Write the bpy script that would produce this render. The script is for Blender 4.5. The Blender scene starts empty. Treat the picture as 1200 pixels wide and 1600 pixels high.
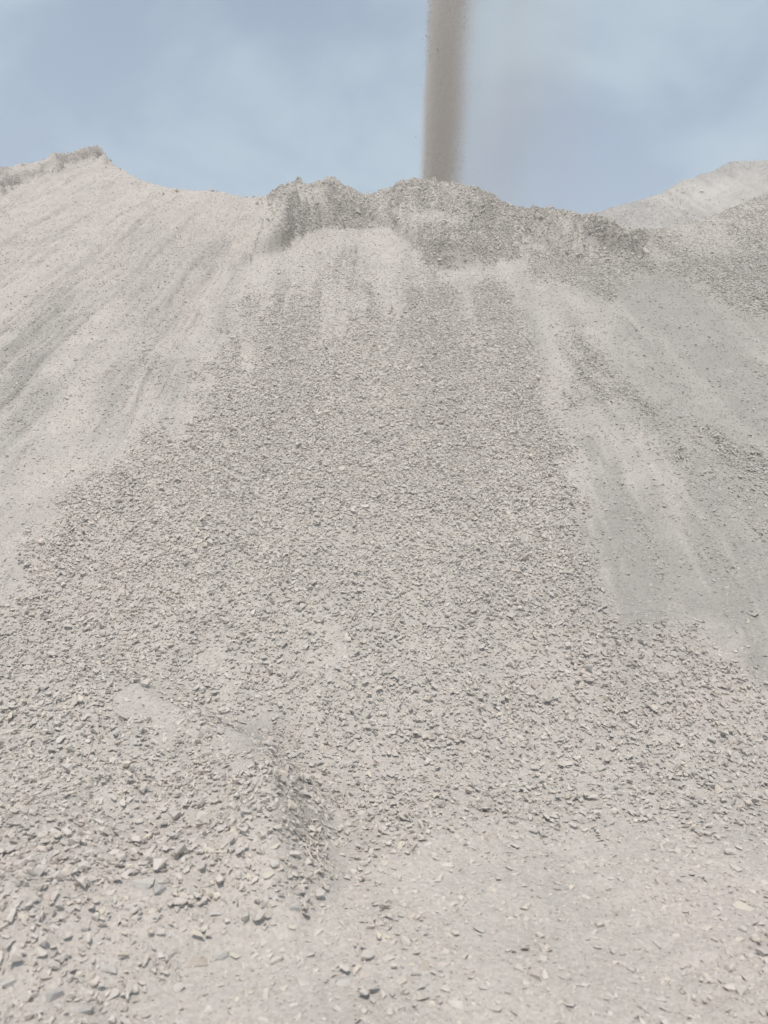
import bpy, bmesh, math
import numpy as np
from mathutils import Vector, Matrix, Euler

# ------------------------------------------------------------------ camera, sky, sun, exposure
scene = bpy.context.scene
C = scene.collection
F = 1203.0            # focal length in photo pixels (1200 x 1600)
EYE = 1.6
cam_data = bpy.data.cameras.new('camera')
cam_data.sensor_fit = 'VERTICAL'
cam_data.sensor_height = 36.0
cam_data.lens = 36.0 * F / 1600.0
cam_data.clip_start = 0.05
cam_data.clip_end = 3000
cam_data.dof.use_dof = True
cam_data.dof.focus_distance = 7.0
cam_data.dof.aperture_fstop = 2.6
cam = bpy.data.objects.new('camera', cam_data)
cam.location = (0, 0, EYE)
cam.rotation_euler = (math.radians(90), 0, 0)
C.objects.link(cam)
scene.camera = cam

SUN_DIR = Vector((150, 1203, -2700)).normalized()      # direction the light travels
SUN_ELEV = math.asin(-SUN_DIR.z)
SUN_AZ = math.atan2(-SUN_DIR.x, -SUN_DIR.y)            # clockwise from +Y
sun_data = bpy.data.lights.new('sun', 'SUN')
sun_data.energy = 3.6
sun_data.angle = math.radians(0.8)
sun_data.color = (1.0, 0.945, 0.875)
sun = bpy.data.objects.new('sun', sun_data)
sun.rotation_euler = SUN_DIR.to_track_quat('-Z', 'Y').to_euler()
sun.location = (-10, -40, 40)
C.objects.link(sun)

world = bpy.data.worlds.new('World')
scene.world = world
world.use_nodes = True
wt = world.node_tree
wt.nodes.clear()
def wn(kind, **kw):
    n = wt.nodes.new(kind)
    for k, v in kw.items():
        setattr(n, k, v)
    return n
sky = wn('ShaderNodeTexSky', sky_type='NISHITA', sun_disc=False, sun_elevation=SUN_ELEV,
         sun_rotation=SUN_AZ, altitude=200.0, air_density=1.0, dust_density=1.2, ozone_density=1.0)
tc = wn('ShaderNodeTexCoord')
mp = wn('ShaderNodeMapping'); mp.inputs['Scale'].default_value = (1.0, 1.0, 1.6); mp.inputs['Location'].default_value = (3.1, 1.7, 0)
mp.inputs['Rotation'].default_value = (0, 0, 0.5)
wt.links.new(tc.outputs['Generated'], mp.inputs['Vector'])
cn = wn('ShaderNodeTexNoise'); cn.inputs['Scale'].default_value = 3.4; cn.inputs['Detail'].default_value = 7.0
cn.inputs['Roughness'].default_value = 0.52; cn.inputs['Distortion'].default_value = 0.35
wt.links.new(mp.outputs[0], cn.inputs['Vector'])
cr = wn('ShaderNodeMapRange', interpolation_type='SMOOTHSTEP')
cr.inputs['From Min'].default_value = 0.40; cr.inputs['From Max'].default_value = 0.66
cr.inputs['To Min'].default_value = 0.20; cr.inputs['To Max'].default_value = 0.50
wt.links.new(cn.outputs['Fac'], cr.inputs['Value'])
cmix = wn('ShaderNodeMix', data_type='RGBA')
wt.links.new(cr.outputs[0], cmix.inputs['Factor'])
wt.links.new(sky.outputs[0], cmix.inputs['A'])
cmix.inputs['B'].default_value = (4.6, 5.82, 6.1, 1)       # thin, sunlit high cloud
bg = wn('ShaderNodeBackground'); bg.inputs['Strength'].default_value = 0.145
wt.links.new(cmix.outputs['Result'], bg.inputs['Color'])
wo = wn('ShaderNodeOutputWorld')
wt.links.new(bg.outputs[0], wo.inputs['Surface'])

vs = scene.view_settings
vs.view_transform = 'Standard'; vs.look = 'None'; vs.exposure = 0.0; vs.gamma = 1.0
vs.use_curve_mapping = False
scene.render.engine = 'CYCLES'
scene.cycles.max_bounces = 6
scene.cycles.diffuse_bounces = 2
scene.cycles.volume_bounces = 1
scene.cycles.volume_step_rate = 2.0
scene.cycles.volume_max_steps = 128
scene.cycles.use_denoising = True

rng = np.random.default_rng(7)

# ------------------------------------------------------------------ helpers
def tag(o, label=None, cat=None, group=None, kind=None):
    if label: o['label'] = label
    if cat: o['category'] = cat
    if group: o['group'] = group
    if kind: o['kind'] = kind
    return o

_perm = np.random.default_rng(99).random((256, 256))
def vnoise(x, y):
    xi = np.floor(x).astype(np.int64); yi = np.floor(y).astype(np.int64)
    fx = x - xi; fy = y - yi
    fx = fx*fx*fx*(fx*(fx*6-15)+10); fy = fy*fy*fy*(fy*(fy*6-15)+10)
    g = lambda a, b: _perm[(a*37 + (b >> 8)*91) & 255, b & 255] if False else _perm[a & 255, b & 255]
    a = g(xi, yi); b = g(xi+1, yi); c = g(xi, yi+1); d = g(xi+1, yi+1)
    return (a*(1-fx)+b*fx)*(1-fy) + (c*(1-fx)+d*fx)*fy
def fbm(x, y, oct=4, rough=0.5):
    s = 0.0; a = 1.0; t = 0.0; f = 1.0
    for i in range(oct):
        s = s + a*(vnoise(x*f + 17.3*i, y*f + 9.1*i)*2-1); t += a; a *= rough; f *= 2.03
    return s/t
def sstep(a, b, x):
    t = np.clip((x-a)/(b-a), 0, 1)
    return t*t*(3-2*t)
def poly_sd(px, py, poly):
    """signed distance in photo pixels, positive inside"""
    d = np.full(px.shape, 1e9); inside = np.zeros(px.shape, bool)
    n = len(poly)
    for i in range(n):
        x0, y0 = poly[i]; x1, y1 = poly[(i+1) % n]
        ex, ey = x1-x0, y1-y0
        t = np.clip(((px-x0)*ex + (py-y0)*ey)/(ex*ex+ey*ey+1e-9), 0, 1)
        d = np.minimum(d, (px-x0-t*ex)**2 + (py-y0-t*ey)**2)
        if ey != 0:
            cond = ((y0 > py) != (y1 > py)) & (px < (x1-x0)*(py-y0)/ey + x0)
            inside ^= cond
    d = np.sqrt(d)
    return np.where(inside, d, -d)
def soft(px, py, poly, w, wob=0.0, wscale=40.0, seed=0.0, octv=4):
    sd = poly_sd(px, py, poly)
    if wob:
        sd = sd + wob*fbm(px/wscale+seed, py/wscale-seed, octv, 0.6)
    return sstep(-w, w, sd)
def ell(px, py, cx, cy, rx, ry, ang=0.0):
    c, s = math.cos(math.radians(ang)), math.sin(math.radians(ang))
    dx, dy = px-cx, py-cy
    a = (dx*c+dy*s)/rx; b = (-dx*s+dy*c)/ry
    return np.exp(-(a*a+b*b))

# ------------------------------------------------------------------ the surface of the stockpile and yard, as one height field
SIL = [(-2000, 1000), (-900, 620), (-300, 330), (-120, 285), (0, 263), (60, 251), (110, 237), (152, 226), (158, 232), (172, 253), (215, 279), (260, 293), (310, 298),
       (350, 300), (385, 309), (420, 303), (440, 291), (462, 281), (480, 287), (498, 284), (514, 273), (524, 279), (540, 291), (565, 302),
       (582, 304), (600, 295), (640, 280), (690, 282), (740, 292), (765, 300), (785, 317), (820, 323), (870, 325), (910, 332),
       (945, 337), (985, 357), (1020, 357), (1060, 354), (1100, 342), (1150, 322), (1200, 303), (1320, 290), (1500, 330), (2100, 620), (3200, 1000)]
SCARP = [(455, 372), (500, 360), (560, 357), (600, 364), (640, 384), (690, 406), (740, 411), (785, 397), (815, 396), (850, 408), (900, 404), (950, 396), (985, 402)]
TOP = [(418, 290), (445, 330), (412, 372), (388, 408), (430, 396)] + SCARP + [(1010, 385), (1040, 340), (1000, 240), (700, 200), (420, 220)]
FAN = [(400, 430), (470, 385), (560, 366), (640, 392), (700, 415), (820, 420), (850, 540), (885, 640), (890, 720), (920, 820), (960, 940), (1080, 985),
       (1200, 1060), (1400, 1090), (1400, 1185), (1000, 1195), (760, 1205), (560, 1195), (500, 1180), (470, 1260), (492, 1390), (430, 1440),
       (330, 1455), (240, 1485), (0, 1500), (-200, 1500), (-200, 1010), (0, 945), (40, 850), (90, 785), (180, 725), (290, 650), (330, 560)]
LEFT_SLAB = [(-400, 180), (150, 180), (166, 226), (176, 254), (160, 242), (130, 246), (90, 262), (50, 276), (0, 306), (-300, 400)]
RIGHT_SHOULDER = [(905, 380), (990, 340), (1400, 240), (1400, 620), (1200, 512), (1120, 478), (1040, 440), (965, 420)]
RIGHT_BAND = [(845, 510), (905, 520), (1000, 600), (1200, 715), (1400, 820), (1400, 980), (1200, 860), (1090, 770), (960, 670), (880, 645)]
RIGHT_SMOOTH = [(900, 665), (960, 672), (1080, 770), (1200, 880), (1400, 1000), (1400, 1080), (1200, 1055), (1080, 980), (965, 935), (925, 820), (895, 725)]
RIGHT_STREAK = [(940, 425), (1010, 440), (1120, 500), (1200, 560), (1400, 680), (1400, 800), (1200, 690), (1080, 600), (980, 520)]
LEFT_PILE = [(-4000, -200), (392, 200), (388, 408), (330, 470), (300, 560), (262, 640), (180, 722), (88, 782), (38, 850), (0, 940), (-400, 1150), (-4000, 1500)]
MOUND = [(-900, 1130), (-60, 1075), (120, 1060), (240, 1090), (330, 1150), (400, 1180), (470, 1260), (492, 1390), (432, 1440), (330, 1455), (240, 1490), (60, 1540), (-900, 1620)]

ALPHA = math.tan(math.radians(36.0))
Y0 = 4.55
u_in = np.linspace(-0.60, 0.60, 521)
u_out = 0.60 + 1.5*(np.linspace(0, 1, 41)[1:])**1.7
U = np.concatenate([-u_out[::-1], u_in, u_out])
NU = len(U)
# rows: even steps down the photo on the mean profile, then the back slope
def flat_profile(y):
    d = y - Y0
    return ALPHA*0.5*(d + np.sqrt(d*d + 0.12))
yy = np.linspace(0.9, 26, 12000)
scr = -(flat_profile(yy)-EYE)/yy*F + 800
step_px = np.where(yy < 2.2, 12.0, 2.1)
step_y = np.where(yy < 12, 0.12, np.where(yy < 20.5, 0.048, 0.2))
arc = np.concatenate([[0], np.cumsum(np.maximum(np.abs(np.diff(scr))/step_px[1:], np.diff(yy)/step_y[1:]))])
YR = np.interp(np.linspace(0, arc[-1], int(arc[-1])+1), arc, yy)
print('rows', len(YR))
YR = np.concatenate([YR, [27, 29, 32, 36, 41, 47]])
NY = len(YR)
UU, YY = np.meshgrid(U, YR)
XX = UU*YY
PX = 600 + F*UU
# first pass: mean plane, to look up where on the surface each feature lies
Zp = flat_profile(YY)
PY = 800 - F*(Zp-EYE)/YY
# features of the ground form
Z = Zp.copy()
Z += 0.16*fbm(XX*0.35, YY*0.28, 3)*sstep(5.5, 9, YY)
fall = (XX + 0.30*fbm(XX*0.35+2, YY*0.30, 3))/(1+0.03*(17-YY))
chute = fbm(fall*1.1+4, YY*0.12, 4, 0.55)
Z += 0.10*chute*sstep(6, 9.5, YY)
Z += 0.035*fbm(XX*2.2, YY*2.0, 4, 0.55)*sstep(4.4, 5.6, YY)
Z += 0.030*fbm(XX*5.5+1, YY*4.0, 4, 0.6)*soft(PX, PY, LEFT_PILE, 16)*sstep(6, 8, YY)
Z += 0.022*fbm(XX*1.3+7, YY*1.3, 4, 0.5)                       # yard unevenness
# shallow loader ruts pressed into the yard
for off in (0.0, 0.62):
    rx = 0.95 + off + 0.10*np.sin(YY*0.9) - 0.16*(YY-3)
    Z -= 0.012*np.exp(-((XX-rx)/0.14)**2)*(1+0.5*np.sin(YY*38+3*np.sin(XX*9)))*sstep(4.6, 4.0, YY)
# rills of fines
m_left = soft(PX, PY, LEFT_PILE, 16, 12, 60)
rill = np.abs(fbm(fall*2.6+11, YY*0.16+2, 4, 0.55))
Z -= 0.07*sstep(0.0, 0.22, 0.22-rill)*m_left*sstep(7, 9, YY)
# foreground heap
m_mound = soft(PX, PY, MOUND, 62, 14, 80, 2.0, 2)
heap = m_mound*(0.20 + 0.07*ell(PX, PY, 380, 1270, 130, 130) + 0.08*fbm(XX*2.1, YY*2.1, 3)+0.06*ell(PX, PY, 60, 1170, 160, 90) + 0.05*ell(PX, PY, 420, 1360, 90, 90))
heap -= 0.05*ell(PX, PY, 415, 1140, 50, 60, 35)
Z += heap
Z += 0.05*soft(PX, PY, [(-900, 1470), (60, 1480), (150, 1540), (130, 1700), (-900, 1900)], 70, 20, 90, 0.0, 2)
PY = 800 - F*(Z-EYE)/YY             # where the surface built so far shows
# rubble lip around the drop point, standing proud of the apron of fines
m_top = soft(PX, PY, TOP, 9, 22, 60, 5.0, 4)
lipn = fbm(XX*1.7, YY*1.0, 4, 0.55)
Z += m_top*(0.26 + 0.34*lipn + 0.20*fbm(XX*2.6+5, YY*1.9, 4, .55))
Z += 0.42*ell(PX, PY, 470, 345, 75, 22, -38) * m_top
Z += 0.40*ell(PX, PY, 700, 352, 95, 24, 8) * m_top
Z += 0.25*ell(PX, PY, 780, 330, 22, 40, 0) * m_top
Z += 0.30*soft(PX, PY, [(905, 345), (950, 352), (985, 372), (1000, 400), (950, 392), (915, 375)], 6, 5, 20)
Z -= 0.30*ell(PX, PY, 560, 330, 40, 22, 0)
m_slab = soft(PX, PY, LEFT_SLAB, 7, 5, 60, 3.0, 2)
Z += m_slab*(0.34 + 0.14*fbm(XX*1.6, YY*1.2, 3))
m_rs = soft(PX, PY, RIGHT_SHOULDER, 14, 12, 40, 1.0)
Z += 0.10*m_rs
# stony micro relief where the rubble lies
rub = np.clip(m_top + 0.6*m_rs + 0.35*m_slab, 0, 1)
Z += rub*0.06*fbm(XX*6, YY*5, 3, 0.6)

# crest and back slope, column by column
silx = np.array([p[0] for p in SIL], float); sily = np.array([p[1] for p in SIL], float)
pxu = 600 + F*U
vsil = (800 - (np.interp(pxu, silx, sily) + (1.8+2.6*sstep(330, 420, pxu)*sstep(1040, 960, pxu))*fbm(pxu/11, pxu*0+3.3, 4, 0.65)))/F
YC = np.zeros(NU)
for j in range(NU):
    over = (Z[:, j] - EYE)/YR >= vsil[j]
    over &= YR > 5.0
    k = int(np.argmax(over)) if over.any() else NY-10
    a = (Z[k-1, j]-EYE)/YR[k-1]; b = (Z[k, j]-EYE)/YR[k]
    t = np.clip((vsil[j]-a)/(b-a+1e-9), 0, 1)
    YC[j] = YR[k-1] + t*(YR[k]-YR[k-1])
ker = np.array([1, 2, 3, 2, 1.]); ker /= ker.sum()
YCs = np.convolve(np.pad(YC, 2, 'edge'), ker, 'valid')
YCl = np.convolve(np.pad(YC, 10, 'edge'), np.ones(21)/21, 'valid')
YCs = np.where(pxu < 150, YCl, YCs)
ZC = EYE + YCs*vsil
dyb = YY - YCs[None, :]
w = 0.10
back = ZC[None, :] - 0.10*(np.sqrt(np.maximum(dyb, 0)**2 + w*w)-w)*1.0 - 0.52*np.maximum(dyb-0.9, 0) + 0.10*fbm(XX*3, YY*3, 3)*sstep(0.2, 1.2, dyb)*0
back = back - 0.10*np.maximum(dyb, 0)
frontcap = np.minimum(Z, ZC[None, :] + 0.02)
Z = np.where(dyb > 0, np.maximum(back, -0.05), frontcap)
PYs = 800 - F*(Z-EYE)/YY            # where it shows in the photo
vis = dyb < 0.15

# ------------------------------------------------------------------ what lies where: stone cover, tint
px, py = PX, np.where(vis, PYs, 250)
m_fan = soft(px, py, FAN, 44, 46, 34, 8.0)
m_band = soft(px, py, RIGHT_BAND, 36, 40, 36, 4.0)
m_rsm = soft(px, py, RIGHT_SMOOTH, 40, 80, 70, 6.0)
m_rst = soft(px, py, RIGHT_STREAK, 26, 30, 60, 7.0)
streak = fbm(fall*2.2+3, YY*0.10+5, 4, 0.6)
streak = streak*(1-m_left) + m_left*fbm(fall*1.7+3, YY*0.33+5, 4, 0.6)
streak2 = fbm(fall*5.0+9, YY*0.22+1, 4, 0.65)
streak3 = fbm(fall*9.0+2, YY*0.35+7, 4, 0.65)
patch = fbm(XX*0.9+3, YY*0.7, 4, 0.55)
fine_patch = fbm(XX*2.6+13, YY*1.9+4, 4, 0.55)
up = sstep(760, 430, py)                                  # towards the apron
cov = 0.09 - 0.03*m_left + 0.14*sstep(0.0, 0.5, streak2)*(1-0.4*m_left)
fan_c = 1.0 - 0.32*up - 0.25*sstep(520, 380, py) + 0.38*up*(streak+.5*streak3) + 0.12*fine_patch
fan_c -= 0.42*sstep(0.18, 0.5, fine_patch)*sstep(700, 850, py)
for (cx, cy, rx, ry, an, k) in [(255, 1115, 75, 40, 30, .65), (395, 1140, 45, 55, 40, .6), (230, 1290, 120, 40, 10, .45), (660, 640, 120, 50, 0, .12),
                                (480, 830, 70, 25, 0, .35), (690, 830, 60, 25, 0, .3), (90, 1450, 130, 30, 5, .3),
                                (620, 980, 150, 60, 0, .15), (500, 1020, 50, 50, 0, .3), (280, 1000, 80, 30, 30, .3), (520, 500, 34, 60, 0, .3), (725, 480, 16, 70, -6, .35),
                                (835, 500, 18, 110, -14, .4), (870, 640, 18, 60, -15, .5), (480, 420, 20, 60, 10, .25), (385, 570, 16, 60, 5, .3)]:
    fan_c -= k*ell(px, py, cx, cy, rx, ry, an)
cov = np.maximum(cov, m_fan*np.clip(fan_c, 0.06, 1.0))
cov = np.maximum(cov, m_band*np.clip(0.55+0.5*streak+.3*fine_patch, 0.2, .9))
cov = np.maximum(cov, m_rs*np.clip(0.6+0.5*patch, .2, .9))
cov = np.maximum(cov, 0.75*soft(px, py, [(815, 390), (1010, 380), (1060, 430), (985, 450), (955, 475), (900, 455), (840, 440)], 14, 24, 30, 2.5))
cov = np.maximum(cov, m_top*np.clip(0.62+0.55*lipn-0.5*ell(px, py, 690, 342, 60, 10, 8), .15, 1)*sstep(370, 500, px))
cov = np.maximum(cov, 0.9*sstep(0.01, 0.12, m_slab)*sstep(-.5, .1, fbm(XX*2, YY*2, 3)))
cov = np.maximum(cov, sstep(0.004, 0.08, m_top)*np.clip(0.60+0.6*lipn+.3*fine_patch, .2, 1)*(1-0.6*ell(px, py, 690, 342, 60, 10, 8))*(0.5+0.5*sstep(400, 480, px)))
cov = cov*(1-0.80*m_rsm) + m_rsm*(0.10*sstep(-0.3, 0.4, fine_patch) + 0.30*sstep(0.0, 0.45, streak3))
cov = cov*(1-0.85*m_rst) + m_rst*(0.05 + 0.28*sstep(0.05, 0.45, streak3))
# fine gravel streaks on the left slope
lg = m_left*np.clip(sstep(0.08, 0.40, streak)*0.75 + sstep(0.2, 0.5, streak2)*0.3, 0, 1)*sstep(300, 380, py)
for (cx, cy, rx, ry, an) in [(250, 420, 14, 60, 12), (215, 450, 45, 55, 25), (160, 620, 14, 90, 30), (265, 610, 16, 60, 20), (150, 740, 40, 26, -35), (310, 390, 50, 40, 0)]:
    lg = np.maximum(lg, 0.75*m_left*ell(px, py, cx, cy, rx, ry, an))
cov = np.maximum(cov, 0.34*lg*sstep(-.45, .3, streak3))
cov = np.maximum(cov, m_left*0.30*sstep(0.05, 0.5, fine_patch+0.5*streak3))
# yard in front: thin scatter, thicker to the toe of the slope
yard = sstep(1130, 1200, py + 30*fine_patch)*(1-m_fan)*(1-m_rsm)
yc = 0.30 + 0.26*fine_patch + 0.62*sstep(1370, 1180, py) + 0.14*sstep(0.05, 0.45, fine_patch) + 0.12*ell(px, py, 1130, 1340, 150, 90)
cov = np.where(yard > 0, cov*(1-yard) + yard*yc, cov)
cov = np.maximum(cov, 0.78*soft(px, py, [(-900, 1430), (200, 1450), (330, 1500), (250, 1580), (130, 1700), (-900, 1900)], 60, 50, 40))
cov = np.maximum(cov, 0.9*soft(px, py, [(400, 1180), (470, 1230), (515, 1300), (520, 1390), (470, 1440), (380, 1450), (360, 1300)], 22, 24, 30))
cov = np.where(dyb > 0.15, 0.5, cov)
cov = np.clip(cov, 0.0, 1.0)
# tint: 0 = pale dust, 1 = grey stone.  freshly tipped rubble carries less dust; shaded undersides and flanks painted in
bare_shade = 0.08 + 0.16*sstep(-0.1, 0.5, streak) + 0.12*patch + 0.42*m_left*sstep(0.0, 0.5, 0.6*streak2+0.7*streak3)*sstep(330, 520, py)
fresh_shade = sstep(0.0, 0.35, m_top)*np.clip(0.04 + 0.42*sstep(-0.05, 0.5, fbm(XX*1.1+8, YY*0.9, 4, .6)), 0, 1)*sstep(395, 460, px)*sstep(1030, 960, px)
fresh_shade = np.maximum(fresh_shade, m_top*(0.80*ell(px, py, 700, 388, 95, 15, 6) + 0.55*ell(px, py, 590, 345, 60, 10, 25) + 0.75*ell(px, py, 452, 358, 45, 12, -38) + 0.6*ell(px, py, 525, 335, 30, 22, 0)))  # shade below the ledges and scarp painted into the rubble colour
fresh_shade *= 1-0.8*ell(px, py, 690, 345, 70, 12, 8) - 0.55*ell(px, py, 660, 288, 70, 10, 3)  # sunlit ledge and crest top painted paler
fresh_shade = np.maximum(fresh_shade, 0.95*ell(px, py, 440, 372, 40, 15, -38)*sstep(0, .2, m_top) + 0.7*ell(px, py, 765, 330, 22, 34, 10))  # painted shade: scarp underside and right face of the mound
fresh_shade = np.maximum(fresh_shade, 0.85*soft(px, py, [(905, 345), (950, 352), (985, 372), (1000, 400), (950, 392), (915, 375)], 8, 8, 20))
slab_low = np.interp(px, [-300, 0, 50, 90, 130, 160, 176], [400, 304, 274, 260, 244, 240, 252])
fresh_shade = np.maximum(fresh_shade, 0.85*np.clip(1-np.abs(py-slab_low+4)/6.0, 0, 1)*(px < 176)*sstep(-.15, .25, fbm(XX*1.2, YY*.8, 3))*vis)  # darker broken line along the slab's lower edge
fresh_shade = np.maximum(fresh_shade, 0.8*np.clip(1-np.abs(px-167)/9, 0, 1)*(py < 258)*vis)  # shaded right face of the caked peak, painted darker
bare_shade = np.maximum(bare_shade, m_rsm*np.clip(0.85+1.0*streak2+0.8*streak3+.5*patch, 0.0, 1))
bare_shade = np.maximum(bare_shade, m_rst*np.clip(0.85+1.0*streak2+0.8*streak3, 0.0, 1))
bare_shade = np.maximum(bare_shade, 0.22*m_rs)
bare_shade = np.maximum(bare_shade, 0.40*m_left*lg)
bare_shade = np.maximum(bare_shade, 0.5*ell(px, py, 410, 1150, 45, 50, 40))
bare_shade = np.maximum(bare_shade, 0.75*ell(px, py, 830, 500, 18, 110, -14))
bare_shade = np.maximum(bare_shade, 0.45*ell(px, py, 740, 470, 90, 60, 0))
bare_shade += (0.55+0.4*streak2+.3*patch)*sstep(800, 1040, px)*sstep(1120, 900, py)*sstep(350, 430, py)  # right side painted greyer, as a slope turned from the sun
for (cx, cy, rx, ry, an) in [(240, 430, 45, 70, 15), (330, 405, 45, 35, 0), (165, 610, 24, 110, 28), (25, 600, 50, 130, 20), (12, 830, 40, 110, 18), (75, 540, 26, 110, 22),
                             (440, 460, 20, 70, 5), (350, 500, 16, 70, 8), (265, 600, 22, 80, 20), (560, 430, 20, 60, 0), (640, 450, 16, 60, -3), (900, 560, 22, 110, -22)]:
    bare_shade += 0.62*ell(px, py, cx, cy, rx, ry, an)*np.clip(0.55+1.1*streak3+0.6*fine_patch, 0, 1.2)
bare_shade += 0.35*ell(px, py, 455, 1290, 30, 110, 0)  # shade on the heap's right flank painted into the tint
bare_shade -= 0.10*sstep(1200, 1350, py)
bare_shade = np.clip(bare_shade, 0, 1)
fresh_shade = np.clip(fresh_shade, 0, 1)
pink = np.clip(0.7*m_left*sstep(700, 300, py) + 0.7*ell(px, py, 1080, 1040, 220, 100) + 0.5*ell(px, py, 1120, 1450, 160, 120) + 0.45*ell(px, py, 120, 900, 160, 160) + 0.4*ell(px, py, 150, 1400, 250, 150) + 0.6*ell(px, py, 950, 370, 50, 25), 0, 1)

def base_rgb(bare_shade, fresh_shade, pink):
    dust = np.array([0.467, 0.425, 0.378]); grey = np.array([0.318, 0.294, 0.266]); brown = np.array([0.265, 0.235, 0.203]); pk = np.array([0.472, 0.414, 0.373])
    c = dust[None]*(1-pink[:, None]*0.8) + pk[None]*pink[:, None]*0.8
    c = c*(1-bare_shade[:, None]) + grey[None]*bare_shade[:, None]
    c = c*(1-fresh_shade[:, None]) + brown[None]*fresh_shade[:, None]
    return c
RGB = base_rgb(bare_shade.ravel(), fresh_shade.ravel(), pink.ravel()).reshape(NY, NU, 3)

# ------------------------------------------------------------------ materials
def new_mat(name):
    m = bpy.data.materials.new(name); m.use_nodes = True
    nt = m.node_tree; nt.nodes.clear()
    return m, nt
def N(nt, kind, **kw):
    n = nt.nodes.new(kind)
    for k, v in kw.items(): setattr(n, k, v)
    return n
def dust_material():
    m, nt = new_mat('dusty_gravel_surface'); L = nt.links.new
    out = N(nt, 'ShaderNodeOutputMaterial'); b = N(nt, 'ShaderNodeBsdfPrincipled')
    b.inputs['Roughness'].default_value = 0.95; b.inputs['Specular IOR Level'].default_value = 0.15
    att = N(nt, 'ShaderNodeAttribute', attribute_name='rgb')
    geo = N(nt, 'ShaderNodeNewGeometry')
    n1 = N(nt, 'ShaderNodeTexNoise'); n1.inputs['Scale'].default_value = 55; n1.inputs['Detail'].default_value = 5; n1.inputs['Roughness'].default_value = 0.65
    n2 = N(nt, 'ShaderNodeTexNoise'); n2.inputs['Scale'].default_value = 2.3; n2.inputs['Detail'].default_value = 6; n2.inputs['Roughness'].default_value = 0.6
    vo = N(nt, 'ShaderNodeTexVoronoi'); vo.inputs['Scale'].default_value = 62; vo.inputs['Randomness'].default_value = 1.0
    vo2 = N(nt, 'ShaderNodeTexVoronoi'); vo2.inputs['Scale'].default_value = 24
    for n in (n1, n2, vo, vo2): L(geo.outputs['Position'], n.inputs['Vector'])
    mr1 = N(nt, 'ShaderNodeMapRange'); mr1.inputs['From Min'].default_value = .25; mr1.inputs['From Max'].default_value = .75; mr1.inputs['To Min'].default_value = .84; mr1.inputs['To Max'].default_value = 1.12
    mr2 = N(nt, 'ShaderNodeMapRange'); mr2.inputs['From Min'].default_value = .25; mr2.inputs['From Max'].default_value = .75; mr2.inputs['To Min'].default_value = .88; mr2.inputs['To Max'].default_value = 1.10
    L(n1.outputs['Fac'], mr1.inputs['Value']); L(n2.outputs['Fac'], mr2.inputs['Value'])
    sepc = N(nt, 'ShaderNodeSeparateColor'); L(vo.outputs['Color'], sepc.inputs[0])
    mr3 = N(nt, 'ShaderNodeMapRange'); mr3.inputs['To Min'].default_value = .90; mr3.inputs['To Max'].default_value = 1.08
    L(sepc.outputs[0], mr3.inputs['Value'])
    mu = N(nt, 'ShaderNodeMath', operation='MULTIPLY'); L(mr1.outputs[0], mu.inputs[0]); L(mr2.outputs[0], mu.inputs[1])
    mu2 = N(nt, 'ShaderNodeMath', operation='MULTIPLY'); L(mu.outputs[0], mu2.inputs[0]); L(mr3.outputs[0], mu2.inputs[1])
    sc = N(nt, 'ShaderNodeVectorMath', operation='SCALE'); L(att.outputs['Color'], sc.inputs[0]); L(mu2.outputs[0], sc.inputs['Scale'])
    L(sc.outputs[0], b.inputs['Base Color'])
    h1 = N(nt, 'ShaderNodeMath', operation='MULTIPLY_ADD'); h1.inputs[1].default_value = -0.9; L(vo.outputs['Distance'], h1.inputs[0]); L(n1.outputs['Fac'], h1.inputs[2])
    h2 = N(nt, 'ShaderNodeMath', operation='MULTIPLY_ADD'); h2.inputs[1].default_value = -1.2; L(vo2.outputs['Distance'], h2.inputs[0]); L(h1.outputs[0], h2.inputs[2])
    bp = N(nt, 'ShaderNodeBump'); bp.inputs['Strength'].default_value = 0.35; bp.inputs['Distance'].default_value = 0.006
    L(h2.outputs[0], bp.inputs['Height']); L(bp.outputs[0], b.inputs['Normal'])
    L(b.outputs[0], out.inputs['Surface'])
    return m
def stone_material():
    m, nt = new_mat('crushed_stone'); L = nt.links.new
    out = N(nt, 'ShaderNodeOutputMaterial'); b = N(nt, 'ShaderNodeBsdfPrincipled')
    b.inputs['Roughness'].default_value = 0.92; b.inputs['Specular IOR Level'].default_value = 0.2
    att = N(nt, 'ShaderNodeAttribute', attribute_name='rgb', attribute_type='INSTANCER')
    geo = N(nt, 'ShaderNodeNewGeometry')
    n1 = N(nt, 'ShaderNodeTexNoise'); n1.inputs['Scale'].default_value = 75; n1.inputs['Detail'].default_value = 5; n1.inputs['Roughness'].default_value = 0.65
    L(geo.outputs['Position'], n1.inputs['Vector'])
    mr = N(nt, 'ShaderNodeMapRange'); mr.inputs['From Min'].default_value = .25; mr.inputs['From Max'].default_value = .75; mr.inputs['To Min'].default_value = .84; mr.inputs['To Max'].default_value = 1.12
    L(n1.outputs['Fac'], mr.inputs['Value'])
    sc = N(nt, 'ShaderNodeVectorMath', operation='SCALE'); L(att.outputs['Vector'], sc.inputs[0]); L(mr.outputs[0], sc.inputs['Scale'])
    L(sc.outputs[0], b.inputs['Base Color'])
    bp = N(nt, 'ShaderNodeBump'); bp.inputs['Strength'].default_value = 0.4; bp.inputs['Distance'].default_value = 0.006
    L(n1.outputs['Fac'], bp.inputs['Height']); L(bp.outputs[0], b.inputs['Normal'])
    L(b.outputs[0], out.inputs['Surface'])
    return m
MAT_DUST = dust_material()
MAT_STONE = stone_material()

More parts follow.
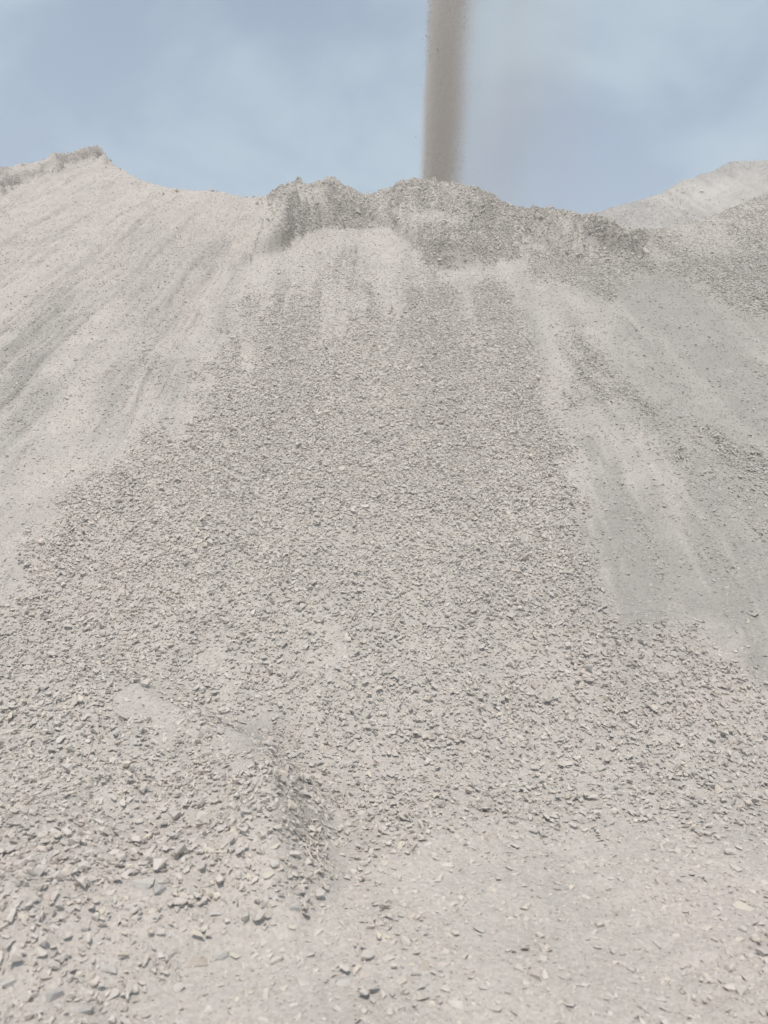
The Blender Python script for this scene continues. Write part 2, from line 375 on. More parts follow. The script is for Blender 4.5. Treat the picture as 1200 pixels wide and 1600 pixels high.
# ------------------------------------------------------------------ split the surface into yard, piles, heap
V = np.stack([XX, YY, Z], -1).reshape(-1, 3)
idx = np.arange(NY*NU).reshape(NY, NU)
quads = np.stack([idx[:-1, :-1], idx[:-1, 1:], idx[1:, 1:], idx[1:, :-1]], -1).reshape(-1, 4)
fpx = PX[:-1, :-1].ravel(); fpy = np.where(vis, PYs, 250)[:-1, :-1].ravel()
fY = YY[:-1, :-1].ravel(); fdy = dyb[:-1, :-1].ravel()
wob = 10*fbm(fpx/30, fpy/30, 4, .6)
is_mound = (poly_sd(fpx, fpy, MOUND) + wob > 0) & (fY < 6.5) & (fdy < 0)
is_yard = ((fY < Y0+0.05*wob*.3) & ~is_mound)
is_left = (poly_sd(fpx, fpy, LEFT_PILE) + wob > 0) & ~is_mound & ~is_yard
is_left |= (fdy > 0) & (fpx < 392) & ~is_yard
is_main = ~(is_mound | is_yard | is_left)
vis_f = (fdy < 0.6)
is_crest = is_main & (m_top[:-1, :-1].ravel() > 0.5) & vis_f
is_slide = is_main & (m_rsm[:-1, :-1].ravel() > 0.5) & ~is_crest
is_crust = is_left & (m_slab[:-1, :-1].ravel() > 0.5) & vis_f
is_main &= ~(is_crest | is_slide); is_left &= ~is_crust

def mesh_from(name, verts, faces, rgb=None, mat=None, smooth=True, extra=None):
    used = np.unique(faces)
    remap = np.full(len(verts), -1, np.int64); remap[used] = np.arange(len(used))
    f = remap[faces]; v = verts[used]
    if extra is not None:
        base = len(v); v = np.concatenate([v, extra[0]]); f = np.concatenate([f, extra[1]+base])
    me = bpy.data.meshes.new(name)
    me.vertices.add(len(v)); me.vertices.foreach_set('co', v.astype(np.float32).ravel())
    k = f.shape[1]
    me.loops.add(f.size); me.loops.foreach_set('vertex_index', f.astype(np.int32).ravel())
    me.polygons.add(len(f)); me.polygons.foreach_set('loop_start', np.arange(0, f.size, k, dtype=np.int32))
    me.polygons.foreach_set('loop_total', np.full(len(f), k, np.int32))
    me.polygons.foreach_set('use_smooth', np.full(len(f), smooth))
    me.update(calc_edges=True)
    if rgb is not None:
        c = rgb[used]
        if extra is not None: c = np.concatenate([c, np.tile([[0.45, 0.42, 0.385]], (len(extra[0]), 1))])
        a = me.attributes.new('rgb', 'FLOAT_COLOR', 'POINT')
        a.data.foreach_set('color', np.concatenate([c, np.ones((len(c), 1))], 1).astype(np.float32).ravel())
    if mat: me.materials.append(mat)
    o = bpy.data.objects.new(name, me); C.objects.link(o)
    return o
RGBf = RGB.reshape(-1, 3)
G = 900.0
far = (np.array([[-G, -G, -0.10], [G, -G, -0.10], [G, G, -0.10], [-G, G, -0.10]]), np.array([[0, 1, 2, 3]]))
ground = tag(mesh_from('ground', V, quads[is_yard], RGBf, MAT_DUST, extra=far), kind='structure')
main_pile = tag(mesh_from('gravel_pile', V, quads[is_main], RGBf, MAT_DUST),
                'huge grey crushed stone stockpile filling the middle, falling stone landing on its crest', 'gravel pile', 'gravel stockpiles')
left_pile = tag(mesh_from('gravel_pile', V, quads[is_left], RGBf, MAT_DUST),
                'smooth pale dusty stockpile slope rising to a sharp caked peak on the left', 'gravel pile', 'gravel stockpiles')
def pile_part(name, sel, parent, label):
    o = mesh_from(name, V, quads[sel], RGBf, MAT_DUST); o.parent = parent; o['label'] = label
pile_part('rubble_crest', is_crest, main_pile, 'darker rough rubble piled up round the landing point')
pile_part('dust_slide', is_slide, main_pile, 'smooth grey slide of fines on the right of the slope')
pile_part('caked_crust', is_crust, left_pile, 'caked stony crust along the top of the peak')
heap_o = tag(mesh_from('stone_heap', V, quads[is_mound], RGBf, MAT_DUST),
             'low heap of coarse loose stones on the yard in the left foreground', 'stone heap')

# far pile behind the right shoulder
FAR_SIL = [(-700, 900), (300, 520), (700, 400), (850, 352), (930, 331), (965, 322), (1000, 311), (1030, 302), (1060, 285), (1090, 275), (1125, 260), (1160, 254), (1200, 249), (1300, 247), (1500, 262), (2400, 700), (2800, 900)]
YF = 31.0
fx = np.concatenate([np.linspace(-400, 850, 60), np.linspace(855, 1300, 240), np.linspace(1310, 2700, 70)])
fxw = (fx-600)/F*YF
fz = EYE + YF*(800-np.interp(fx, [p[0] for p in FAR_SIL], [p[1] for p in FAR_SIL]))/F
fz = np.maximum(fz + 0.16*fbm(fxw*1.3, fxw*0, 5, .65), 0.0)
tt = np.concatenate([np.linspace(-1, -0.4, 40), np.linspace(-0.4, 0, 120)[1:], np.linspace(0, 1, 30)[1:]])
TX, TT = np.meshgrid(fxw, tt)
FZ = np.tile(fz, (len(tt), 1))
dist = np.abs(TT)*FZ/0.70
rnd = np.sqrt(dist**2+0.16)-0.4
FH = FZ - rnd*0.70
FH += np.where(TT < 0, 1, .3)*sstep(0.0, 1.5, dist)*(0.30*fbm(TX*0.5, dist*0.15, 4, .55) + 0.10*fbm(TX*2.5, dist*0.7, 4, .6) + 0.07*fbm(TX*6, dist*4, 3, .6))
FYY = YF + np.sign(TT)*dist
FV = np.stack([TX, FYY, FH-0.06], -1).reshape(-1, 3)
fi = np.arange(FV.shape[0]).reshape(TX.shape)
fq = np.stack([fi[:-1, :-1], fi[:-1, 1:], fi[1:, 1:], fi[1:, :-1]], -1).reshape(-1, 4)
FRGB = base_rgb(np.clip(0.62+0.9*fbm(TX*1.2, dist*.4, 5, .6), 0.1, 1).ravel(), np.zeros(TX.size), np.full(TX.size, .35))
far_pile = tag(mesh_from('gravel_pile', FV, fq, FRGB, MAT_DUST),
               'pale hazy stockpile far behind the right shoulder of the big pile', 'gravel pile', 'gravel stockpiles')

# ------------------------------------------------------------------ crushed stone shapes
def chip_mesh(name, seed, npts, flat, bevel=0.0):
    r = np.random.default_rng(seed)
    p = r.normal(size=(npts, 3)); p /= np.linalg.norm(p, axis=1)[:, None]
    p = np.sign(p)*np.abs(p)**0.8
    p *= r.uniform(0.82, 1.08, (npts, 1))
    dims = np.array([1.0, r.uniform(0.48, 0.95), flat*r.uniform(0.75, 1.3)])
    p = p*dims
    p[:, 0] += p[:, 1]*r.uniform(-.35, .35)
    p *= 0.5
    bm = bmesh.new()
    for q in p: bm.verts.new(q)
    res = bmesh.ops.convex_hull(bm, input=bm.verts)
    junk = [g for g in res['geom_interior'] if isinstance(g, bmesh.types.BMVert)] + [g for g in res['geom_unused'] if isinstance(g, bmesh.types.BMVert)]
    if junk: bmesh.ops.delete(bm, geom=list(set(junk)), context='VERTS')
    bmesh.ops.dissolve_limit(bm, angle_limit=math.radians(14), verts=bm.verts, edges=bm.edges)
    if bevel:
        bmesh.ops.bevel(bm, geom=list(bm.edges), offset=bevel, segments=1, affect='EDGES', clamp_overlap=True)
    bmesh.ops.triangulate(bm, faces=bm.faces)
    bmesh.ops.recalc_face_normals(bm, faces=bm.faces)
    me = bpy.data.meshes.new(name); bm.to_mesh(me); bm.free()
    me.materials.append(MAT_STONE)
    return me
CHIPS = [chip_mesh('stone_chip', 100+i, 9 + i % 4, 0.28 + 0.06*(i % 6)) for i in range(22)]
NEAR = [chip_mesh('stone_near', 300+i, 9 + i % 5, 0.30 + 0.06*(i % 6), 0.018) for i in range(24)]
GRITS = [chip_mesh('grit_chip', 500+i, 9, 0.55) for i in range(10)]
def lib(name, meshes):
    col = bpy.data.collections.new(name)          # kept out of the scene, only a source for scattering
    for i, me in enumerate(meshes):
        o = bpy.data.objects.new('%s_%02d' % (name, i), me); col.objects.link(o)
    return col
COL_CHIPS = lib('chips', CHIPS); COL_GRIT = lib('grits', GRITS)

def scatter_object(name, pts, rot, scl, pick, rgb, col):
    me = bpy.data.meshes.new(name)
    me.vertices.add(len(pts)); me.vertices.foreach_set('co', pts.astype(np.float32).ravel())
    def attr(nm, typ, data, key):
        a = me.attributes.new(nm, typ, 'POINT'); a.data.foreach_set(key, data.ravel())
    attr('rot', 'FLOAT_VECTOR', rot.astype(np.float32), 'vector')
    attr('scl', 'FLOAT_VECTOR', scl.astype(np.float32), 'vector')
    attr('rgb', 'FLOAT_VECTOR', rgb.astype(np.float32), 'vector')
    attr('pick', 'INT', pick.astype(np.int32), 'value')
    me.materials.append(MAT_STONE)
    o = bpy.data.objects.new(name, me); C.objects.link(o)
    ng = bpy.data.node_groups.new(name+'_scatter', 'GeometryNodeTree')
    ng.interface.new_socket('Geometry', in_out='INPUT', socket_type='NodeSocketGeometry')
    ng.interface.new_socket('Geometry', in_out='OUTPUT', socket_type='NodeSocketGeometry')
    gi = ng.nodes.new('NodeGroupInput'); go = ng.nodes.new('NodeGroupOutput')
    iop = ng.nodes.new('GeometryNodeInstanceOnPoints')
    ci = ng.nodes.new('GeometryNodeCollectionInfo')
    ci.inputs['Collection'].default_value = col
    ci.inputs['Separate Children'].default_value = True; ci.inputs['Reset Children'].default_value = True
    def na(nm, typ):
        n = ng.nodes.new('GeometryNodeInputNamedAttribute'); n.data_type = typ; n.inputs['Name'].default_value = nm
        return n.outputs['Attribute']
    e2r = ng.nodes.new('FunctionNodeEulerToRotation')
    L = ng.links.new
    L(gi.outputs[0], iop.inputs['Points']); L(ci.outputs[0], iop.inputs['Instance'])
    iop.inputs['Pick Instance'].default_value = True
    L(na('pick', 'INT'), iop.inputs['Instance Index'])
    L(na('rot', 'FLOAT_VECTOR'), e2r.inputs[0]); L(e2r.outputs[0], iop.inputs['Rotation'])
    L(na('scl', 'FLOAT_VECTOR'), iop.inputs['Scale'])
    L(iop.outputs[0], go.inputs[0])
    md = o.modifiers.new('scatter', 'NODES'); md.node_group = ng
    return o

# surface sampling
P00 = V[quads[:, 0]]; P10 = V[quads[:, 1]]; P11 = V[quads[:, 2]]; P01 = V[quads[:, 3]]
fn = np.cross(P11-P00, P01-P10)
farea = 0.5*np.linalg.norm(fn, axis=1)
fn = fn/(np.linalg.norm(fn, axis=1)[:, None]+1e-12)
fcov = cov[:-1, :-1].ravel(); fbare_shade = bare_shade[:-1, :-1].ravel(); ffresh_shade = fresh_shade[:-1, :-1].ravel(); fpink = pink[:-1, :-1].ravel()
ftop = np.clip(sstep(0, .15, m_top)+m_rs+m_slab*.6, 0, 1)[:-1, :-1].ravel(); flg = lg[:-1, :-1].ravel()
fup = up[:-1, :-1].ravel(); fyard = yard[:-1, :-1].ravel(); fmound = m_mound[:-1, :-1].ravel(); fleft = m_left[:-1, :-1].ravel()
inview = (np.abs(fpx-600) < 1000) & (fdy < 0.7) & (fY > 1.4)
def sample(density):
    wgt = farea*density*inview
    n = rng.poisson(wgt.sum())
    cs = np.cumsum(wgt); f = np.searchsorted(cs, rng.random(n)*cs[-1])
    f = np.minimum(f, len(wgt)-1)
    a = rng.random((n, 1)); b = rng.random((n, 1))
    p = (P00[f]*(1-a)+P10[f]*a)*(1-b) + (P01[f]*(1-a)+P11[f]*a)*b
    return f, p
def euler_for(nrm, tilt, n):
    """euler XYZ that lays +Z near nrm with random spin and tilt"""
    spin = rng.random(n)*2*np.pi
    d = rng.normal(size=(n, 3))*tilt[:, None]
    z = nrm + d; z /= np.linalg.norm(z, axis=1)[:, None]
    ref = np.stack([np.cos(spin), np.sin(spin), rng.normal(size=n)*.2], 1)
    x = ref - z*np.sum(ref*z, 1)[:, None]; x /= np.linalg.norm(x, axis=1)[:, None]+1e-9
    y = np.cross(z, x)
    # rotation matrix columns x y z -> XYZ euler
    ry = -np.arcsin(np.clip(x[:, 2], -1, 1)); rx = np.arctan2(y[:, 2], z[:, 2]); rz = np.arctan2(x[:, 1], x[:, 0])
    return np.stack([rx, ry, rz], 1)
def stone_rgb(f, n, amp=0.055):
    c = base_rgb(np.clip(fbare_shade[f]*0.75 + rng.normal(0, .12, n), 0, 1), np.clip(ffresh_shade[f]*0.95+rng.normal(0, .06, n)*(ffresh_shade[f] > .05), 0, 1), fpink[f])
    c = c*(1.17 + rng.normal(0, amp, (n, 1)))
    t = rng.random(n)
    hue = np.where((t < .07)[:, None], [[1.07, 1.04, .97]], np.where((t > .955)[:, None], [[.92, .93, .92]], np.where(((t > .90) & (t < .955))[:, None], [[1.0, .95, .93]], [[1., 1., 1.]])))
    return np.clip(c*hue, 0.08, 0.62)

# ------------------------------------------------------------------ crushed stone over the piles
size_f = 1.0 - 0.14*fup - 0.42*np.clip(flg, 0, 1)*fleft - 0.24*fleft + 0.24*ftop + 0.08*fmound + 0.10*fyard + 0.10*sstep(700, 1150, fpy)
dens = fcov*3050/np.clip(size_f, .5, 1.5)**1.7
f, p = sample(dens)
n = len(f)
s = 0.0235*size_f[f]*np.exp(rng.normal(0, 0.36, n))
big = rng.random(n) < 0.018
s = np.where(big, s*rng.uniform(1.2, 1.5, n), s)
s = np.clip(s, 0.012, 0.075)
tilt = 0.22 + 0.38*fcov[f]
rot = euler_for(fn[f], tilt, n)
lift = np.where(fcov[f] > .5, rng.uniform(-.10, .48, n), rng.uniform(-.16, .12, n))
p = p + fn[f]*(lift*s)[:, None]
scl = np.stack([s*rng.uniform(.85, 1.2, n), s*rng.uniform(.8, 1.15, n), s*(1.25-.35*sstep(800, 1150, fpy[f])-.15*fyard[f])*rng.uniform(.7, 1.35, n)*np.clip(.55+.9*fcov[f]+.6*fyard[f], .55, 1)], 1)
rgb = stone_rgb(f, n)
# photo position of each stone
spx = 600 + F*p[:, 0]/p[:, 1]; spy = 800 - F*(p[:, 2]-EYE)/p[:, 1]
app = s/np.linalg.norm(p-np.array([0, 0, EYE]), axis=1)

# the stones one can pick out singly: (photo x, y, length px, height ratio, spin deg, colour, label)
CREAM = (0.55, 0.50, 0.42); PALE = (0.50, 0.465, 0.42); GREY = (0.40, 0.38, 0.355); BLUE = (0.33, 0.345, 0.34); DUN = (0.43, 0.37, 0.31); PINKC = (0.52, 0.445, 0.395)
HERO = [
    (428, 1325, 22, .60, 10, CREAM, 'pale cream blocky stone near the top right flank of the left heap'),
    (419, 1369, 20, .65, 80, CREAM, 'pale cream square stone low on the right flank of the left heap'),
    (455, 1424, 24, .45, 30, GREY, 'grey angular stone at the right toe of the left heap'),
    (335, 1430, 28, .30, 15, PALE, 'broad flat slab at the front toe of the left heap'),
    (247, 1395, 24, .50, 60, GREY, 'rounded grey stone half buried in the left heap front'),
    (222, 1387, 34, .40, 20, PALE, 'long pale stone lying left of the rounded grey one on the heap'),
    (366, 1493, 24, .40, 140, CREAM, 'cream triangular stone just in front of the left heap'),
    (344, 1501, 22, .55, 45, GREY, 'grey wedge beside the cream triangular stone before the heap'),
    (305, 1506, 36, .32, 15, DUN, 'long brownish slab lying before the left heap'),
    (168, 1519, 25, .45, 0, PALE, 'rectangular pale block alone on dust in the left foreground'),
    (12, 1540, 26, .60, 70, PALE, 'pale upright stone at the left picture edge near the bottom'),
    (80, 1562, 26, .65, 30, GREY, 'big grey stone in the lower left corner cluster'),
    (132, 1584, 26, .55, 20, GREY, 'rounded grey stone at the bottom edge on the left'),
    (454, 1450, 16, .40, 10, CREAM, 'small cream stone below the right toe of the left heap'),
    (535, 1538, 25, .28, 10, PALE, 'round flat pale stone left of the pinkish square one on the yard'),
    (571, 1526, 18, .35, 5, PINKC, 'small pinkish square stone between two flat stones on the yard'),
    (625, 1537, 27, .30, 20, CREAM, 'cream almond shaped flat stone on the yard near the bottom'),
    (658, 1545, 22, .40, 70, PALE, 'pale split stone right of the cream almond shaped one'),
    (642, 1510, 15, .40, 30, CREAM, 'small cream wedge above the almond shaped stone'),
    (664, 1511, 20, .35, 35, DUN, 'small brownish stone right of the cream wedge on the yard'),
    (714, 1426, 19, .45, 45, CREAM, 'pale cream diamond stone, upper of two touching on the yard'),
    (728, 1440, 19, .40, 100, PALE, 'pale grey stone, lower of two touching on the yard'),
    (823, 1420, 20, .40, 15, CREAM, 'cream flat stone alone in the middle of the yard'),
    (748, 1455, 22, .25, 0, PALE, 'half buried round stone below the two touching ones'),
    (757, 1395, 16, .35, 110, GREY, 'teardrop grey stone up the yard left of the cream flat stone'),
    (1164, 1420, 26, .45, 5, CREAM, 'large cream stone at the right side of the yard, left of its neighbour'),
    (1180, 1419, 14, .55, 0, PALE, 'small pale stone touching the large cream one on the right'),
    (1157, 1470, 18, .50, 30, CREAM, 'cream stone propped against another near the right picture edge'),
    (1161, 1454, 17, .50, 80, PALE, 'pale stone leaning above the cream one near the right edge'),
    (1029, 1480, 17, .35, 100, PALE, 'pale oval stone on the lower right yard'),
    (917, 1446, 14, .35, 90, PALE, 'small oval stone standing alone right of the yard centre'),
    (957, 1352, 16, .40, 0, CREAM, 'cream flat stone near a cluster on the upper right yard'),
    (1104, 1452, 19, .30, 25, CREAM, 'cream flat stone half sunk into pinkish dust on the right'),
    (971, 1376, 16, .35, 95, PALE, 'pale upright chip below the flat cream stone on the right'),
    (1035, 1564, 20, .30, 10, PALE, 'round half buried stone near the bottom on the right'),
]
# height-field lookup for a photo position (march along the ray)
def hit(px_, py_):
    u = (px_-600)/F; v = (800-py_)/F
    j = np.clip(np.searchsorted(U, u), 1, NU-1); t = (u-U[j-1])/(U[j]-U[j-1])
    col = Z[:, j-1]*(1-t)+Z[:, j]*t
    k = int(np.argmax(col >= EYE + YR*v))
    k = max(k, 1)
    a = col[k-1]-(EYE+YR[k-1]*v); b = col[k]-(EYE+YR[k]*v)
    q = a/(a-b+1e-12); y = YR[k-1]+q*(YR[k]-YR[k-1])
    return np.array([u*y, y, EYE+v*y])
hero_pts = [hit(h[0], h[1]) for h in HERO]
keep = np.ones(n, bool)
for h, hp in zip(HERO, hero_pts):
    rr = 0.62*h[2]/F*np.linalg.norm(hp-np.array([0, 0, EYE]))
    keep &= ~((np.linalg.norm(p-hp, axis=1) < rr + 0.35*s))
onpic = (spx > 6) & (spx < 1194) & (spy > 1000) & (spy < 1592)
order = np.argsort(-np.where(keep & onpic, app, 0))
solo = order[:300-len(HERO)]
keep[solo] = False

def stone_object(mesh, loc, rot_e, scale, color, label, group):
    o = bpy.data.objects.new('stone', mesh); C.objects.link(o)
    o.location = loc; o.rotation_euler = rot_e; o.scale = scale
    o['rgb'] = [float(c) for c in color]
    return tag(o, label, 'stone', group)
for i, (h, hp) in enumerate(zip(HERO, hero_pts)):
    L_ = h[2]/F*np.linalg.norm(hp-np.array([0, 0, EYE]))
    e = euler_for(np.array([[0, -.12, 1.0]]), np.array([0.10]), 1)[0]
    e[2] = math.radians(h[4])
    wy = L_*rng.uniform(.80, 1.0)
    stone_object(NEAR[i % len(NEAR)], hp + np.array([0, 0.15*wy, L_*h[3]*0.10]), e, (L_*1.05, wy*1.15, L_*h[3]*1.9), h[5], h[6], 'single stones on the yard and heap')
def shade(c):
    lum = sum(c)/3
    if c[1] < c[0]*0.885: return 'pinkish'
    if c[2] > c[0]*0.86: return 'bluish grey'
    if c[2] < c[0]*0.785: return 'cream'
    return 'pale' if lum > 0.52 else ('dark grey' if lum < 0.455 else 'mid grey')
def form(sc_):
    r = max(sc_[0], sc_[1])/min(sc_[0], sc_[1]); fl = sc_[2]/max(sc_[0], sc_[1])
    return 'long' if r > 1.30 else ('thin flat' if fl < 0.78 else ('chunky' if fl > 1.08 else 'angular'))
def where(k):
    x, y = spx[k], spy[k]
    third = 'left' if x < 400 else ('middle' if x < 800 else 'right')
    if fmound[f[k]] > .5:
        half = 'left' if x < 200 else 'right'
        if x > 400: z = 'on the right flank of the left heap'
        elif y > 1400: z = 'along the front toe of the left heap, %s half' % half
        elif y > 1260: z = 'on the front face of the left heap, %s half' % half
        else: z = 'on the top of the left heap, %s half' % half
        return z, 'stones of the left foreground heap'
    if y > 1225:
        row = 'nearest the camera' if y > 1490 else ('halfway out' if y > 1350 else 'near the slope foot')
        return 'on the yard %s, %s third' % (row, third), 'loose stones on the yard'
    return 'on the lower slope of the big pile, %s third' % third, 'larger stones on the lower slope'
def bulk(k):
    m = max(scl[k][0], scl[k][1])
    return 'large' if m > 0.068 else ('small' if m < 0.050 else 'medium')
for i, k in enumerate(solo):
    place, grp = where(k)
    lab = '%s %s %s stone %s' % (bulk(k), shade(rgb[k]), form(scl[k]), place)
    stone_object(NEAR[(i*7) % len(NEAR)], p[k], rot[k], scl[k], rgb[k], lab, grp)

# clods of caked fines and bigger lumps along the crest and its ledges
crestw = np.exp(-((fdy+0.1)/0.35)**2)*(fpx > 150)*(fpx < 1060)*1.0 + 0.9*ftop*(fdy < 0.1)*(fpx < 1060) + 2.0*m_slab[:-1, :-1].ravel()*(fpx > -60)*(fpx < 180)*(fdy < .2)
fc, pc = sample(crestw*11.0)
nc = len(fc)
sc_ = np.clip(0.080*np.exp(rng.normal(0, .42, nc)), 0.03, 0.15)
crgb = stone_rgb(fc, nc)
pc = pc + fn[fc]*(rng.uniform(-.1, .25, nc)*sc_)[:, None]
crot = euler_for(fn[fc], np.full(nc, .5), nc)
# stones on the visible face of the far pile
wq = np.linalg.norm(np.cross(FV[fq[:, 2]]-FV[fq[:, 0]], FV[fq[:, 3]]-FV[fq[:, 1]]), axis=1)*0.5
qx = 600 + F*FV[fq[:, 0], 0]/FV[fq[:, 0], 1]; qy = FV[fq[:, 0], 1]
wq = wq*((qx > 850) & (qx < 1400) & (qy < YF+.4) & (FV[fq[:, 0], 2] > 10))*np.clip(0.7+1.6*fbm(FV[fq[:, 0], 0]*.5, FV[fq[:, 0], 2]*.25, 4), .1, 1.6)
nf = 14000
cq = np.cumsum(wq); g = np.minimum(np.searchsorted(cq, rng.random(nf)*cq[-1]), len(wq)-1)
fa = rng.random((nf, 1)); fb = rng.random((nf, 1))
pf = (FV[fq[g, 0]]*(1-fa)+FV[fq[g, 1]]*fa)*(1-fb) + (FV[fq[g, 3]]*(1-fa)+FV[fq[g, 2]]*fa)*fb
sf = 0.055*np.exp(rng.normal(0, .4, nf))
rotf = euler_for(np.tile([[0, -.58, .81]], (nf, 1)), np.full(nf, .4), nf)
allp = np.concatenate([p[keep], pc, pf]); allr = np.concatenate([rot[keep], crot, rotf]); alls = np.concatenate([scl[keep], np.stack([sc_, sc_*.9, sc_*1.2], 1), np.stack([sf, sf*.9, sf*.9], 1)])
allc = np.concatenate([rgb[keep], crgb, FRGB[fq[g, 0]]*(1.1+rng.normal(0, .08, (nf, 1)))])
tag(scatter_object('crushed_stone', allp, allr, alls, rng.integers(0, len(CHIPS), len(allp)), allc, COL_CHIPS),
    'countless grey crushed stone chips covering the slopes', 'crushed stone', kind='stuff')

# finer grit between the stones, thinning with distance
gd = np.clip(5200*(3.2/np.maximum(fY, 2.0))**1.6, 0, 9000)*np.clip(0.35+0.8*fcov, 0, 1) + 900*np.clip(flg, 0, 1)*(fY > 6) + 420*np.clip(fup*fcov, 0, 1) + 330*(fY > 5)*np.clip(1.2-fcov, 0, 1)
f2, p2 = sample(gd)
n2 = len(f2)
s2 = np.where(fY[f2] > 6, 0.0115+0.007*np.clip(fcov[f2]*1.3, 0, 1), 0.0095)*np.exp(rng.normal(0, .38, n2))*np.clip(fY[f2]/6, .8, 1.3)
p2 = p2 + fn[f2]*(rng.uniform(-.15, .25, n2)*s2)[:, None]
tag(scatter_object('fine_grit', p2, euler_for(fn[f2], np.full(n2, .5), n2), np.stack([s2*1.2, s2, s2*rng.uniform(.6, 1.2, n2)], 1),
                   rng.integers(0, len(GRITS), n2), stone_rgb(f2, n2, .06), COL_GRIT),
    'fine grit lying between the stones', 'grit', kind='stuff')
print('stones', int(keep.sum()), 'grit', n2)

# ------------------------------------------------------------------ stone falling from the conveyor above, with its dust
jc = int(np.argmin(np.abs(U - (690-600)/F)))
SY = float(YCs[jc]) + 1.0
SZ = float(ZC[jc]) - 0.3
SX = (688-600)/F*SY
H = 9.5
ns = 60000
tz = rng.random(ns)
hz = tz*H
cx = SX + 0.05*hz
halfw = 0.44 + 0.020*hz
q = rng.random(ns)
xo = np.where(q < .86, np.maximum(-0.2+rng.normal(0, .38, ns), -rng.uniform(.8, .98, ns)), np.where(q < .99, .1+np.abs(rng.normal(0, .45, ns)), -.80-np.abs(rng.normal(0, .10, ns))))
xo = xo*(1+0.22*fbm(hz*1.4, hz*0+2, 3)) + 0.10*fbm(hz*0.8, hz*0+6, 3)
sp = np.stack([cx + xo*halfw, SY + rng.normal(0, .28, ns), SZ + hz], 1)
ss = np.where(rng.random(ns) < .15, 0.016, 0.0095)*np.exp(rng.normal(0, .40, ns))
edge = rng.random(ns) < 0.0002
sp[edge, 0] = (cx-halfw*1.1)[edge] - np.abs(rng.normal(0, .06, edge.sum())); ss[edge] = rng.uniform(.03, .06, edge.sum())
srgb = np.array([0.29, 0.245, 0.20])[None]*(1+rng.normal(0, .10, (ns, 1)))
tag(scatter_object('falling_stone', sp, rng.uniform(-3.1, 3.1, (ns, 3)), np.stack([ss, ss, ss*1.5], 1), rng.integers(0, len(GRITS), ns), srgb, COL_GRIT),
    'brown grey stream of crushed stone dropping onto the crest of the big pile', 'falling stone', kind='stuff')

def box_mesh(name, lo, hi, mat):
    (x0, y0, z0), (x1, y1, z1) = lo, hi
    me = bpy.data.meshes.new(name)
    me.from_pydata([(x0, y0, z0), (x1, y0, z0), (x1, y1, z0), (x0, y1, z0), (x0, y0, z1), (x1, y0, z1), (x1, y1, z1), (x0, y1, z1)], [],
                   [(0, 3, 2, 1), (4, 5, 6, 7), (0, 1, 5, 4), (1, 2, 6, 5), (2, 3, 7, 6), (3, 0, 4, 7)])
    me.materials.append(mat)
    o = bpy.data.objects.new(name, me); C.objects.link(o)
    return o
# dust carried along with the stream and drifting off to its right
m, nt = new_mat('dust_cloud'); L = nt.links.new
out = N(nt, 'ShaderNodeOutputMaterial'); pv = N(nt, 'ShaderNodeVolumePrincipled')
pv.inputs['Color'].default_value = (0.68, 0.565, 0.46, 1); pv.inputs['Anisotropy'].default_value = 0.0
tco = N(nt, 'ShaderNodeTexCoord'); sx = N(nt, 'ShaderNodeSeparateXYZ'); L(tco.outputs['Object'], sx.inputs[0])
tiltm = N(nt, 'ShaderNodeMath', operation='MULTIPLY_ADD'); tiltm.inputs[1].default_value = -0.05
L(sx.outputs['Z'], tiltm.inputs[0]); L(sx.outputs['X'], tiltm.inputs[2])          # x measured from the stream's axis
mapw = N(nt, 'ShaderNodeMapping'); mapw.inputs['Scale'].default_value = (1.2, 1.2, 0.5); L(tco.outputs['Object'], mapw.inputs['Vector'])
nw = N(nt, 'ShaderNodeTexNoise'); nw.inputs['Scale'].default_value = 1.6; nw.inputs['Detail'].default_value = 3; L(mapw.outputs[0], nw.inputs['Vector'])
xw = N(nt, 'ShaderNodeMath', operation='MULTIPLY_ADD'); xw.inputs[1].default_value = 0.30; L(nw.outputs['Fac'], xw.inputs[0])
xw0 = N(nt, 'ShaderNodeMath', operation='SUBTRACT'); xw0.inputs[1].default_value = 0.15; L(tiltm.outputs[0], xw0.inputs[0]); L(xw0.outputs[0], xw.inputs[2])
tiltm = xw
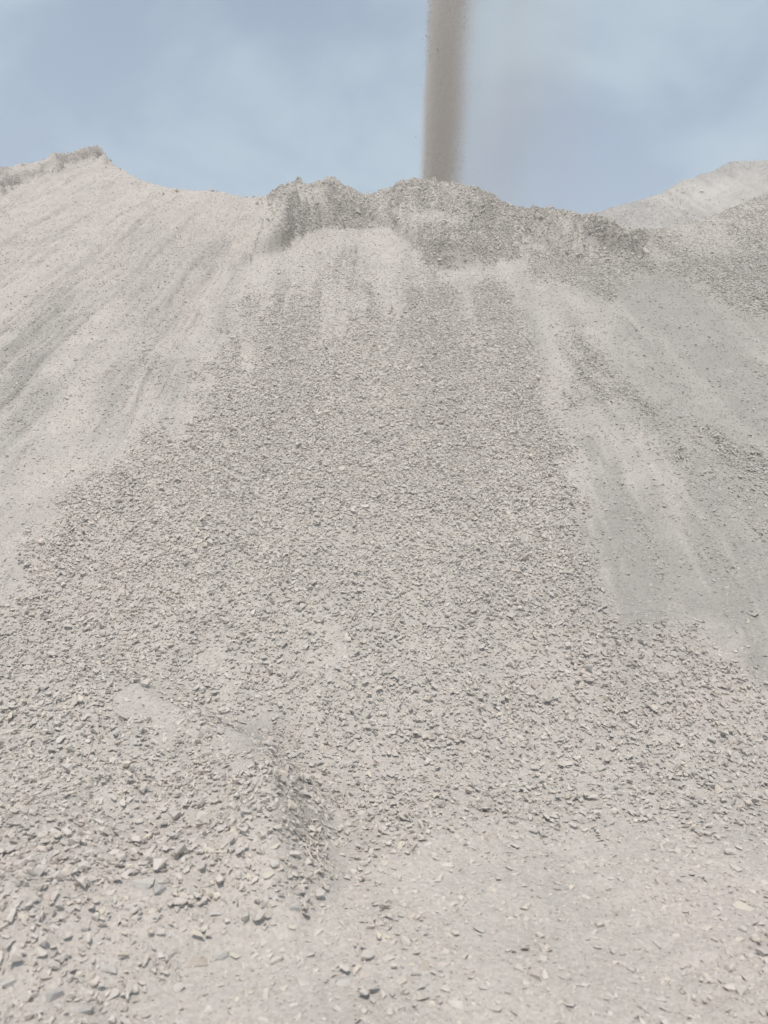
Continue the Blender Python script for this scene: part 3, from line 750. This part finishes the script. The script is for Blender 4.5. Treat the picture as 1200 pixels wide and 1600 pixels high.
def ramp(src, a, b, lo, hi):
    r = N(nt, 'ShaderNodeMapRange', interpolation_type='SMOOTHSTEP')
    r.inputs['From Min'].default_value = a; r.inputs['From Max'].default_value = b; r.inputs['To Min'].default_value = lo; r.inputs['To Max'].default_value = hi
    L(src, r.inputs['Value']); return r.outputs[0]
def mul(a, b):
    r = N(nt, 'ShaderNodeMath', operation='MULTIPLY'); L(a, r.inputs[0])
    if isinstance(b, float): r.inputs[1].default_value = b
    else: L(b, r.inputs[1])
    return r.outputs[0]
core = mul(ramp(tiltm.outputs[0], -0.54, -0.30, 0, 1), ramp(tiltm.outputs[0], -0.10, 0.62, 1, 0))
mapn = N(nt, 'ShaderNodeMapping'); mapn.inputs['Scale'].default_value = (1.0, 1.0, 0.22); L(tco.outputs['Object'], mapn.inputs['Vector'])
nz = N(nt, 'ShaderNodeTexNoise'); nz.inputs['Scale'].default_value = 1.1; nz.inputs['Detail'].default_value = 4; L(mapn.outputs[0], nz.inputs['Vector'])
drift = mul(mul(ramp(tiltm.outputs[0], 0.1, 0.7, 0, 1), ramp(tiltm.outputs[0], 0.8, 3.6, 1, 0)), ramp(nz.outputs['Fac'], .35, .65, .35, 1.0))
da = N(nt, 'ShaderNodeMath', operation='MULTIPLY_ADD'); da.inputs[1].default_value = 1.5; L(mul(core, ramp(nz.outputs['Fac'], .3, .7, .45, 1.25)), da.inputs[0]); L(mul(drift, 0.20), da.inputs[2])
L(da.outputs[0], pv.inputs['Density']); L(pv.outputs[0], out.inputs['Volume'])
dust = tag(box_mesh('dust_plume', (-0.9, -0.9, -0.6), (4.4, 0.9, H), m), 'brownish dust hanging round the falling stone and drifting right', 'dust', kind='stuff')
dust.location = (SX, SY, SZ)

# ------------------------------------------------------------------ dusty air over the whole yard
m, nt = new_mat('dusty_air'); L = nt.links.new
out = N(nt, 'ShaderNodeOutputMaterial'); pv = N(nt, 'ShaderNodeVolumePrincipled')
pv.inputs['Color'].default_value = (0.93, 0.92, 0.90, 1); pv.inputs['Density'].default_value = 0.0108
L(pv.outputs[0], out.inputs['Volume'])
haze = tag(box_mesh('haze', (-60, -12, -1.3), (75, 75, SZ+H+1.0), m), 'pale dusty air hanging over the whole yard', 'haze', kind='stuff')
